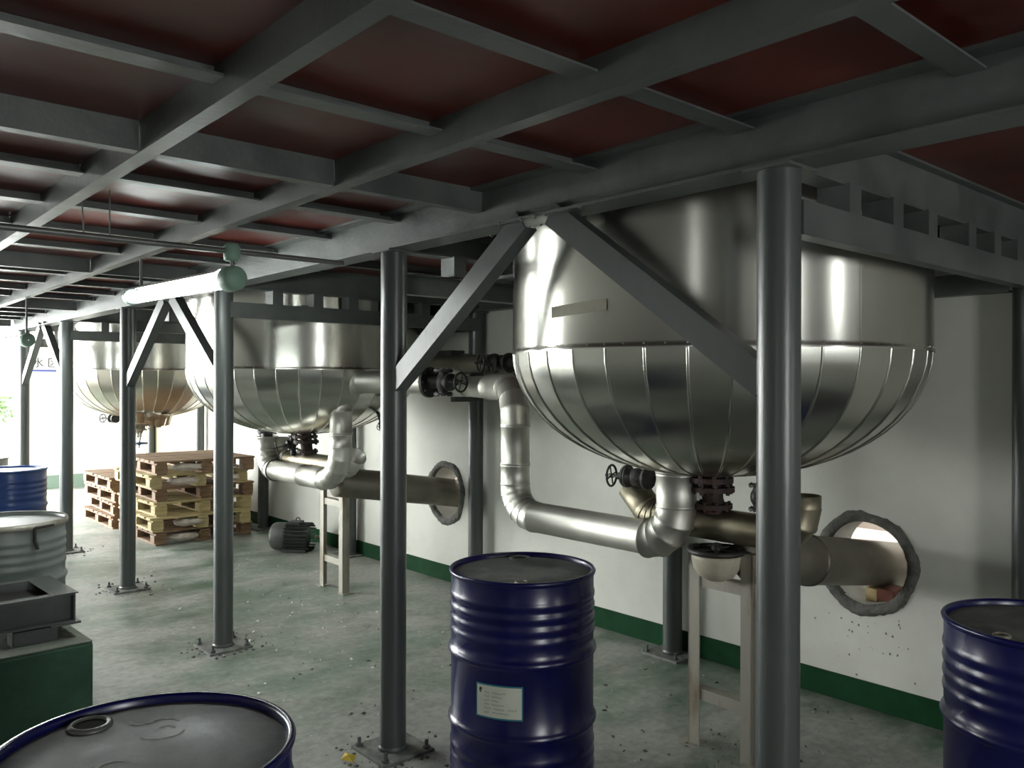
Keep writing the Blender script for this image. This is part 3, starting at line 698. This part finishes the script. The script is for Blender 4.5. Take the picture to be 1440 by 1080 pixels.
bv = valve('bottom outlet valve with a flat blue handwheel over the pallets', (TANKX-0.06, TANKY[2]+0.06, 1.16), (1, 0, 0), (0, 0, -1), 0.16, 'galv', 'bluewheel', stem_len=0.6)

# ------------------------------------------------------------------ lamps and conduit
def lamp(p, q, label, rods):
    p = Vector(p); q = Vector(q); d = (q-p).normalized(); L = (q-p).length
    a, b, _ = frame(d); up = b if b.z > 0 else -b; side = d.cross(up)
    t = thing('fluorescent_lamp', label, 'lamp', p, 0, 'explosion-proof tube lamps'); O = Vector((0, 0, 0))
    MB().lathe([(0.0005, -0.055), (0.040, -0.052), (0.052, -0.035), (0.054, 0.03), (0.046, 0.05), (0.0005, 0.052)], 28, O, d).build('end_housing', 'lamp_green', t)
    MB().lathe([(0.0005, -0.03), (0.036, -0.03), (0.042, -0.01), (0.042, 0.03), (0.0005, 0.032)], 24, d*L, d).build('end_cap', 'lamp_green', t)
    m = MB(); vs = []
    for x in (0.05, L-0.03):
        for s_, h in ((-0.058, 0.024), (-0.03, 0.042), (0.03, 0.042), (0.058, 0.024)): vs.append(d*x+side*s_+up*h)
    m.add(vs, [(0, 1, 5, 4), (1, 2, 6, 5), (2, 3, 7, 6)]); m.build('reflector', 'lamp_white', t)
    for s_ in (-1, 1):
        MB().tube([d*0.05+side*s_*0.026, d*(L-0.03)+side*s_*0.026], 0.020, 16).build('glass_tube', 'tube_glow', t)
    m = MB(); n = 22
    for i in range(n+1):
        x = 0.06+(L-0.1)*i/n
        m.tube([d*x+side*0.06*math.cos(w_)-up*0.036*math.sin(w_) for w_ in [PI*j/8 for j in range(9)]], 0.0016, 5)
    for w_ in (0.5, 1.57, 2.6): m.tube([d*0.05+side*0.06*math.cos(w_)-up*0.036*math.sin(w_), d*(L-0.03)+side*0.06*math.cos(w_)-up*0.036*math.sin(w_)], 0.0016, 5)
    m.build('wire_guard', 'lamp_white', t)
    for x, z in rods:
        base = d*x+up*0.04; MB().tube([base, Vector((base.x, base.y, z-p.z))], 0.008, 10).build('hanger_rod', 'conduit', t)
    return t
lamp((1.408, 3.386, 2.035), (1.408, 4.72, 2.062), 'lit fluorescent lamp with a round green end housing', [(0.0, 2.15), (1.18, 2.335)])
lamp((1.408, 7.30, 1.925), (1.408, 8.62, 1.945), 'lit fluorescent lamp hanging low on a rod toward the doorway', [(0.02, 2.335), (1.15, 2.335)])
cd = thing('conduit', 'thin electrical conduit slung across beneath the beams', 'conduit')
MB().tube([(-0.9, 3.40, 2.150), (1.40, 3.386, 2.150)], 0.0125, 12).build('pipe', 'conduit', cd)
MB().tube([(1.40, 3.386, 2.150), (1.93, 3.38, 2.150)], 0.0115, 12).build('pipe', 'conduit', cd)
MB().lathe([(0.0005, -0.035), (0.03, -0.035), (0.034, -0.02), (0.034, 0.025), (0.025, 0.038), (0.0005, 0.04)], 16, (1.408, 3.386, 2.145)).build('junction_box', 'lamp_green', cd)
MB().tube([(0.84, 3.389, 2.150), (0.83, 3.389, 2.334)], 0.003, 6).build('hanger_wire', 'conduit', cd)
MB().tube([(0.93, 3.389, 2.150), (0.93, 3.389, 2.334)], 0.003, 6).build('hanger_wire', 'conduit', cd)

# ------------------------------------------------------------------ drums
def drum(label, x, y, body, lid, rot=0.0, bung=(0.0, PI), clamp=False, h=0.872, group='steel drums'):
    t = thing('steel_drum', label, 'drum', (x, y, 0), rot, group); r = 0.2825
    prof = [(0.0005, 0.012), (r-0.012, 0.012), (r-0.010, 0.0), (r+0.004, 0.0), (r+0.005, 0.010), (r, 0.018)]
    def bump_(z, hgt, wd):
        return [(r, z-wd), (r+hgt*0.55, z-wd*0.6), (r+hgt, z-wd*0.15), (r+hgt, z+wd*0.15), (r+hgt*0.55, z+wd*0.6), (r, z+wd)]
    for z in (0.07, 0.115, 0.16, 0.205): prof += bump_(z, 0.004, 0.019)
    prof += bump_(0.295, 0.011, 0.022)
    prof += bump_(0.565, 0.011, 0.022)
    for z in (0.645, 0.69, 0.735, 0.78): prof += bump_(z, 0.0045, 0.019)
    prof += [(r, h-0.02)]
    MB().lathe(prof, 64).build('body', body, t)
    MB().lathe([(r-0.001, h-0.022), (r+0.006, h-0.016), (r+0.0085, h-0.006), (r+0.005, h), (r-0.004, h), (r-0.008, h-0.006), (r-0.009, h-0.02)], 64).build('chime', body, t)
    MB().lathe([(0.0005, h-0.014), (r*0.5, h-0.0145), (r*0.86, h-0.016), (r*0.94, h-0.019), (r-0.008, h-0.02)], 64).build('lid', lid, t)
    if not clamp:
        for i, a in enumerate(bung):
            rb = 0.037 if i == 0 else 0.020; p = (0.215*math.cos(a), 0.215*math.sin(a), h-0.018)
            b = MB().lathe([(rb*1.25, 0), (rb*1.22, 0.008), (rb, 0.011), (rb*0.93, 0.010), (rb*0.9, 0.004), (rb*0.5, 0.003), (0.0005, 0.003)], 24, p).build('bung', 'galv' if i else 'conduit', t)
            MB().lathe([(0.0005, 0.0045), (rb*0.55, 0.0045), (rb*0.88, 0.005)], 20, p).build('bung_centre', 'recess_shade' if i == 0 else 'galv', b)  # on the large bung a black disc paints in the recess shade
    else:
        MB().lathe([(r+0.002, h-0.03), (r+0.013, h-0.026), (r+0.015, h-0.010), (r+0.010, h+0.002), (r-0.004, h+0.003)], 64).build('clamp_ring', 'galv', t)
        m = MB(); a = bung[0]
        vs = [Vector(((r+0.018)*math.cos(a+i*0.05), (r+0.018)*math.sin(a+i*0.05), h-0.016)) for i in range(8)]
        m.tube(vs, 0.007, 8); m.tube([vs[0], vs[0]+Vector((0, 0, -0.07)), vs[1]+Vector((0, 0, -0.11))], 0.008, 8); m.build('lever', 'iron', t)
    return t
def toward(x, y): return math.atan2(-y, -x)       # angle at (x,y) that faces the viewpoint
D1 = drum('navy steel drum with a white label', 2.205, 2.445, 'blue', 'lid_dust', 0, (toward(2.2, 2.44)+PI+0.05, toward(2.2, 2.44)-0.02))
D2 = drum('navy steel drum without a label, close to the white wall', 2.905, 0.82, 'blue', 'lid_dust', 0, (toward(2.9, .82)+2.4, toward(2.9, .82)-0.55))
D3 = drum('navy steel drum with a dusty chalk-marked lid', 0.548, 1.735, 'blue', 'lid_dust', 0, (toward(.548, 1.735)+PI+0.55, toward(.548, 1.735)-0.2))
D4 = drum('grey steel drum with a clamp-ring lid behind the green block', 0.875, 5.06, 'greydrum', 'lid_grey', 0, (toward(.87, 5.06)+0.45,), True)
D5 = drum('bright blue steel drum standing behind the grey drum', 1.41, 8.02, 'blue2', 'lid_grey', 0, (2.0, 5.1))
D6 = drum('dark steel drum beyond the bright blue drum', 1.36, 9.35, 'greydrum', 'lid_grey', 0, (2.0, 5.1))
# scrawl on the lid of the front drum
zz = 0.872-0.0137
def scrawl(cx, cy, pts, wd):
    vs = []; m = MB()
    for i, (px_, py_) in enumerate(pts):
        q = pts[min(i+1, len(pts)-1)]; p_ = pts[max(i-1, 0)]; d = Vector((q[0]-p_[0], q[1]-p_[1], 0)).normalized(); n_ = Vector((-d.y, d.x, 0))*wd
        for s_ in (-1, 1): vs.append(Vector((cx+px_, cy+py_, zz))+n_*s_)
    m.add(vs, [(2*i, 2*i+1, 2*i+3, 2*i+2) for i in range(len(pts)-1)]); m.build('chalk_mark', 'chalk', D3)
a0 = toward(.548, 1.735)+PI; ca = lambda f, l: (f*math.cos(a0)+l*math.sin(a0), f*math.sin(a0)-l*math.cos(a0))
def arc(f0, l0, r, t0_, t1_, n=10): return [ca(f0+r*0.9*math.sin(t0_+(t1_-t0_)*i/n), l0+r*math.cos(t0_+(t1_-t0_)*i/n)) for i in range(n+1)]
scrawl(0, 0, arc(0.13, 0.03, 0.035, 0.2, 3.0), 0.0035)
scrawl(0, 0, arc(0.09, 0.03, 0.045, 3.4, 6.0), 0.0025); scrawl(0, 0, arc(0.10, 0.035, 0.018, 0.0, 3.0), 0.004)
scrawl(0, 0, arc(0.17, -0.005, 0.03, 3.2, 5.4), 0.003)
scrawl(0, 0, arc(-0.05, -0.06, 0.03, 0.5, 3.6), 0.004)
# paper label on the first drum: sheet, border, lines of illegible print, flame mark
def label_patch(t, ac, zc, wd, ht, rr, m_, name, parent, tilt=0.0):
    mb = MB(); vs = []; n = 12
    for i in range(n+1):
        a = ac + (i/n-0.5)*wd/rr
        for s_ in (-1, 1): vs.append((rr*math.cos(a), rr*math.sin(a), zc+s_*ht/2+tilt*(i/n-0.5)))
    mb.add(vs, [(2*i, 2*i+2, 2*i+3, 2*i+1) for i in range(n)], True); return mb.build(name, m_, parent)
al = toward(2.205, 2.445)-math.radians(18); zl = 0.432
LB = label_patch(D1, al, zl, 0.186, 0.126, 0.2835, 'teal', 'label', D1); LB['label'] = 'white paper label with a teal border and small print'
label_patch(D1, al, zl, 0.176, 0.114, 0.2839, 'paper', 'label_sheet', LB)
mb = MB(); rnd = random.Random(21)
def stroke(u, v, wd, ht):
    # u along width from left edge as seen from outside, v down from top
    a = al - 0.5*0.176/0.2842 + u/0.2842; z = zl+0.057-v
    n = 2; vs = []
    for i in range(n+1):
        aa = a+wd/0.2842*i/n
        for s_ in (0, -ht): vs.append((0.2842*math.cos(aa), 0.2842*math.sin(aa), z+s_))
    mb.add(vs, [(2*i, 2*i+1, 2*i+3, 2*i+2) for i in range(n)])
for row, (x0_, segs) in enumerate(((0.033, (0.016, 0.052)), (0.033, (0.014, 0.036)), (0.033, (0.018, 0.026)), (0.033, (0.014, 0.046)), (0.033, (0.022, 0.04, 0.034)), (0.033, (0.014, 0.062)))):
    u = x0_; v = 0.021+row*0.0145
    for sgl in segs:
        e = u+sgl
        while u < e:
            k = rnd.random()
            if k < .5: stroke(u, v+0.0005, 0.0050, 0.0010); stroke(u, v+0.003, 0.0050, 0.0009); stroke(u+0.002, v, 0.0010, 0.0062)
            else: stroke(u, v, 0.0010, 0.0062); stroke(u+0.0038, v+0.0008, 0.0010, 0.0055); stroke(u, v+0.0055, 0.0050, 0.0010)
            u += 0.0068
        u += 0.010 if row != 4 else 0.012
mb.build('print', 'ink', LB)
mb = MB()
for (du, dv, wd, ht) in ((0.010, 0.012, 0.004, 0.012), (0.014, 0.009, 0.004, 0.010), (0.0185, 0.011, 0.003, 0.010), (0.0125, 0.022, 0.006, 0.006)): stroke(du, dv, wd, ht)
mb.build('flame_mark', 'black_ink', LB)

# ------------------------------------------------------------------ green block with weighing frame
GB = thing('concrete_plinth', 'green painted concrete plinth carrying a steel frame', 'plinth', (1.035, 4.0, 0), math.radians(3))
MB().box(-1.25, 0, 0, 0.62, 0, 0.443).build('block', 'green_block', GB, 0.012)
MB().box(-1.245, -0.004, 0.004, 0.616, 0.443, 0.449).build('worn_top', 'block_top', GB)
FR = thing('weighing_frame', 'dark steel channel frame lying on the green plinth', 'frame', (0.985, 4.16, 0.449), math.radians(3))
channel((-1.1, 0.0, 0.20), (0.0, 0.0, 0.20), 0.13, 0.05, 1, 'rail', FR)
channel((-1.1, 0.34, 0.20), (0.0, 0.34, 0.20), 0.13, 0.05, -1, 'rail', FR)
MB().box(-0.008, 0.0, -0.05, 0.39, 0.07, 0.20).build('end_plate', 'steel', FR); MB().box(-0.09, 0.012, -0.05, 0.39, 0.196, 0.202).build('end_flange', 'steel', FR)
MB().box(-0.10, 0.02, -0.06, 0.40, 0.062, 0.072).build('base_flange', 'steel', FR)
for x in (-0.95, -0.52, -0.16):
    MB().box(x-0.09, x+0.09, -0.045, 0.045, 0.0, 0.064).build('foot', 'steel', FR, 0.004); MB().box(x-0.09, x+0.09, 0.30, 0.385, 0.0, 0.064).build('foot', 'steel', FR, 0.004)
MB().tube([(-0.75, -0.07, 0.12), (-0.40, -0.03, 0.175), (-0.34, -0.02, 0.205)], 0.016, 12).build('lever_bar', 'steel', FR)
MB().box(-1.1, -0.09, -0.0, 0.34, 0.15, 0.158).build('inner_tray', 'iron', FR)
m = MB(); m.tube([(-0.90, -0.075, 0.03), (-0.62, -0.072, 0.03), (-0.6, -0.07, 0.06), (-0.6, -0.04, 0.09)], 0.022, 12); m.build('hinge_bar', 'steel', FR)

# ------------------------------------------------------------------ pallets
def make_pallet(label, m_, group):
    t = thing('wooden_pallet', label, 'pallet', (0, 0, 0), 0, group); W, D = 1.02, 1.10; rnd = random.Random(len(label))
    n = 7
    first = None
    for i in range(n):
        y = D*(i+0.5)/n
        if first is None: first = MB().box(-W/2, W/2, -0.062, 0.062, 0.118, 0.138).build('deck_board', m_, t, 0.003); first.location = (W/2, y, 0)
        else: c = share(first, t, (W/2+rnd.uniform(-.01, .01), y, rnd.uniform(-.002, .001)), rnd.uniform(-.008, .008))
    b0 = None
    for x in (0.07, W/2, W-0.07):
        for y in (0.07, D/2, D-0.07):
            if b0 is None: b0 = MB().box(-0.06, 0.06, -0.055, 0.055, 0.02, 0.098).build('block', m_, t, 0.003); b0.location = (x, y, 0)
            else: share(b0, t, (x, y, 0))
    s0 = None
    for x in (0.07, W/2, W-0.07):
        for z in (0.0, 0.098):
            if s0 is None: s0 = MB().box(-0.05, 0.05, 0, D, 0.0, 0.020).build('stringer', m_, t, 0.003); s0.location = (x, 0, z)
            else: share(s0, t, (x, 0, z))
    return t
pos = ['bottom of the stack on the floor', 'second from the floor', 'third from the floor', 'fourth from the floor', 'second from the top', 'topmost of the stack']
mats_ = ['pallet', 'pallet_y', 'pallet_y', 'pallet', 'pallet_y', 'pallet']
protos = {}
def put_pallet(kind, label, group, x, y, z, rz):
    if kind not in protos: o = protos[kind] = make_pallet(label, kind, group)
    else: o = copy_tree(protos[kind])
    o['label'] = label; o['group'] = group; o.location = (x, y, z); o.rotation_euler = (0, 0, rz)
offs = [(2.70, 8.36, 0.02), (2.66, 8.33, -0.02), (2.72, 8.40, 0.03), (2.74, 8.46, -0.03), (2.66, 8.37, 0.02), (2.70, 8.34, -0.02)]
for i in range(6):
    c = 'brown' if mats_[i] == 'pallet' else 'yellowish'
    put_pallet(mats_[i], '%s wooden pallet, %s under the torn tank' % (c, pos[i]), 'tall pallet stack', offs[i][0], offs[i][1], 0.138*i, offs[i][2])
pos2 = ['bottom of the low stack behind the tall one', 'second in the low stack behind the tall one', 'third in the low stack behind the tall one', 'top of the low stack behind the tall one']
for i in range(4):
    put_pallet('pallet', 'brown wooden pallet, ' + pos2[i], 'low pallet stack', 2.66+0.02*((i*7) % 3), 9.62+0.02*i, 0.138*i, [0.02, -0.03, 0.03, 0.0][i])
# crumpled plastic stuffed between the pallets
def sack(label, x, y, z, sx, sy, sz, seed):
    rnd = random.Random(seed); bm = bmesh.new(); bmesh.ops.create_icosphere(bm, subdivisions=3, radius=1)
    ph = [rnd.uniform(0, 6) for _ in range(6)]
    for v in bm.verts:
        k = 1+0.10*math.sin(5*v.co.x+ph[0])*math.sin(4*v.co.y+ph[1])+0.09*math.sin(9*v.co.z+ph[2]+3*v.co.x)
        v.co = Vector((v.co.x*sx*k, v.co.y*sy*k, max(-0.8, min(0.8, v.co.z))*sz*k))
    me = bpy.data.meshes.new('plastic_sack'); bm.to_mesh(me); bm.free(); me.materials.append(M['sack'])
    for p in me.polygons: p.use_smooth = True
    o = link('plastic_sack', me); o.location = (x, y, z); return tag(o, label, 'sack', 'crumpled sacks in the pallets')
for i, (x, z, sx) in enumerate(((3.04, 0.754, 0.15), (3.0, 0.615, 0.15), (3.44, 0.615, 0.13), (3.0, 0.06, 0.16), (3.06, 0.202, 0.15))):
    sack(['crumpled pale sack stuffed into the topmost pallet', 'crumpled pale sack stuffed into the pallet second from the top, beside its left block', 'crumpled pale sack stuffed into the pallet second from the top, beside its right block', 'crumpled sack lying in the bottom pallet of the tall stack', 'crumpled sack stuffed into the yellowish pallet second from the floor'][i], x, 8.42, z, sx, 0.12, 0.042, i)

# ------------------------------------------------------------------ electric motor
MO = thing('electric_motor', 'dark electric motor lying on the floor by the wall', 'motor', (3.66, 7.28, 0), math.radians(-50))
ax_ = (0, -1, 0)
# body axis along local Y
MB().lathe([(0.0005, -0.20), (0.09, -0.20), (0.118, -0.17), (0.122, -0.16), (0.122, 0.10), (0.0005, 0.10)], 32, (0, 0, 0.135), (1, 0, 0)).build('stator_body', 'motor', MO)
MB().lathe([(0.128, 0.07), (0.130, 0.08), (0.130, 0.20), (0.118, 0.225), (0.07, 0.232), (0.0005, 0.232)], 32, (0, 0, 0.135), (-1, 0, 0)).build('fan_cover', 'motor_cap', MO)
fin = None
for i in range(24):
    a = 2*PI*i/24
    if fin is None: fin = MB().box(-0.085, 0.155, -0.0022, 0.0022, 0.118, 0.138).build('cooling_fin', 'motor', MO); fin.location = (0, 0, 0.135)
    else: share(fin, MO, mtx=Matrix.Translation((0, 0, 0.135)) @ Matrix.Rotation(a, 4, 'X'))
MB().tube([(0.19, 0, 0.135), (0.26, 0, 0.135)], 0.02, 14).build('shaft', 'galv', MO)
MB().torus((0.02, 0, 0.295), (0, 1, 0), 0.02, 0.005).build('lifting_eye', 'iron', MO)
MB().box(-0.06, 0.06, -0.055, 0.055, 0.25, 0.285).build('terminal_box', 'motor', MO, 0.006)
for s_ in (-1, 1):
    MB().box(-0.10, 0.14, s_*0.09-0.025, s_*0.09+0.025, 0, 0.03).build('foot', 'motor', MO, 0.003)

# ------------------------------------------------------------------ sign on the end wall
SG = thing('wall_sign', 'small white sign with dark characters and a blue stripe on the end wall', 'sign', (2.93, YF-0.004, 1.83))
MB().box(-0.22, 0.34, -0.006, 0.004, -0.10, 0.14).build('board', 'sign', SG)
MB().box(-0.22, 0.20, -0.008, -0.006, -0.075, -0.045).build('stripe', 'sign_blue', SG)
try:
    cu = bpy.data.curves.new('characters', 'FONT'); cu.body = '水 区'; cu.size = 0.16; cu.extrude = 0.001; cu.align_x = 'LEFT'
    to = bpy.data.objects.new('characters_src', cu); col.objects.link(to)
    dg = bpy.context.evaluated_depsgraph_get(); me = bpy.data.meshes.new_from_object(to.evaluated_get(dg)); bpy.data.objects.remove(to)
    me.materials.clear(); me.materials.append(M['black_ink']); o = link('characters', me, SG); o.location = (-0.19, -0.008, 0.0); o.rotation_euler = (PI/2, 0, 0)
except Exception as ex:
    print('text failed', ex)

# ------------------------------------------------------------------ greenery outside
def shrub(label, x, y, h, r, seed):
    t = thing('garden_shrub', label, 'shrub', (x, y, -0.02)); rnd = random.Random(seed)
    m = MB(); m.tube([(0, 0, 0), (0.05, 0.02, h*0.4), (0.0, 0.05, h*0.7)], [0.06, 0.045, 0.03], 8); m.build('trunk', 'bark', t)
    m = MB()
    for _ in range(1400):
        d = Vector((rnd.gauss(0, 1), rnd.gauss(0, 1), rnd.gauss(0, 1))).normalized()*rnd.uniform(0.5, 1)
        c = Vector((d.x*r, d.y*r, h*0.62+d.z*h*0.40)); a = Vector((rnd.uniform(-1, 1), rnd.uniform(-1, 1), rnd.uniform(-1, 1))).normalized(); b = a.orthogonal().normalized(); s_ = rnd.uniform(0.05, 0.11)
        m.add([c-a*s_, c+b*s_*.45, c+a*s_, c-b*s_*.45], [(0, 1, 2, 3)])
    o = m.build('foliage', 'leaf', t); o['kind'] = 'stuff'
shrub('leafy green shrub standing outside the doorway', 2.2, 18.6, 2.6, 0.9, 1)
shrub('smaller leafy shrub outside the doorway beside the taller one', 3.2, 21.4, 1.8, 0.8, 2)

# ------------------------------------------------------------------ floor litter
m = MB(); rnd = random.Random(33)
def bit(x, y, s_):
    vs = [(x+s_*rnd.uniform(-1, 1), y+s_*rnd.uniform(-1, 1), rnd.uniform(0.0, s_*0.5)) for _ in range(4)]
    m.add(vs+[(x, y, s_*0.8)], [(0, 1, 4), (1, 2, 4), (2, 3, 4), (3, 0, 4)])
for _ in range(420):
    x = rnd.uniform(1.4, 3.9); y = rnd.uniform(1.2, 7.5)
    if math.hypot(x-2.2, y-2.44) > 0.33 and abs(x-XC) > 0.09: bit(x, y, rnd.choice((0.003, 0.004, 0.006, 0.009)))
for _ in range(130):
    bit(rnd.gauss(2.6, 0.4), rnd.gauss(5.3, 0.8), rnd.uniform(0.006, 0.020))
o = m.build('floor_crumbs', 'crumb'); o['kind'] = 'stuff'; tag(o, 'pale crumbs and scraps scattered over the floor', 'debris')
m = MB()
for _ in range(240): bit(rnd.uniform(1.6, 3.9), rnd.uniform(0.9, 4.2), rnd.choice((0.004, 0.006, 0.010, 0.016)))
for _ in range(90): bit(rnd.gauss(3.05, 0.2), rnd.gauss(1.95, 0.3), rnd.choice((0.005, 0.008, 0.014)))
o = m.build('dirt_specks', 'dirt'); o['kind'] = 'stuff'; tag(o, 'dark dirt specks on the floor around the rusty stand', 'dirt')
tag(MB().add([(1.80, 3.06, 0.001), (1.84, 3.10, 0.003), (1.81, 3.14, 0.014), (1.77, 3.11, 0.005), (1.80, 3.10, 0.02)], [(0, 1, 4), (1, 2, 4), (2, 3, 4), (3, 0, 4), (0, 3, 2, 1)]).build('yellow_scrap', 'yellow'), 'small yellow scrap by the column base next to the labelled drum', 'scrap')
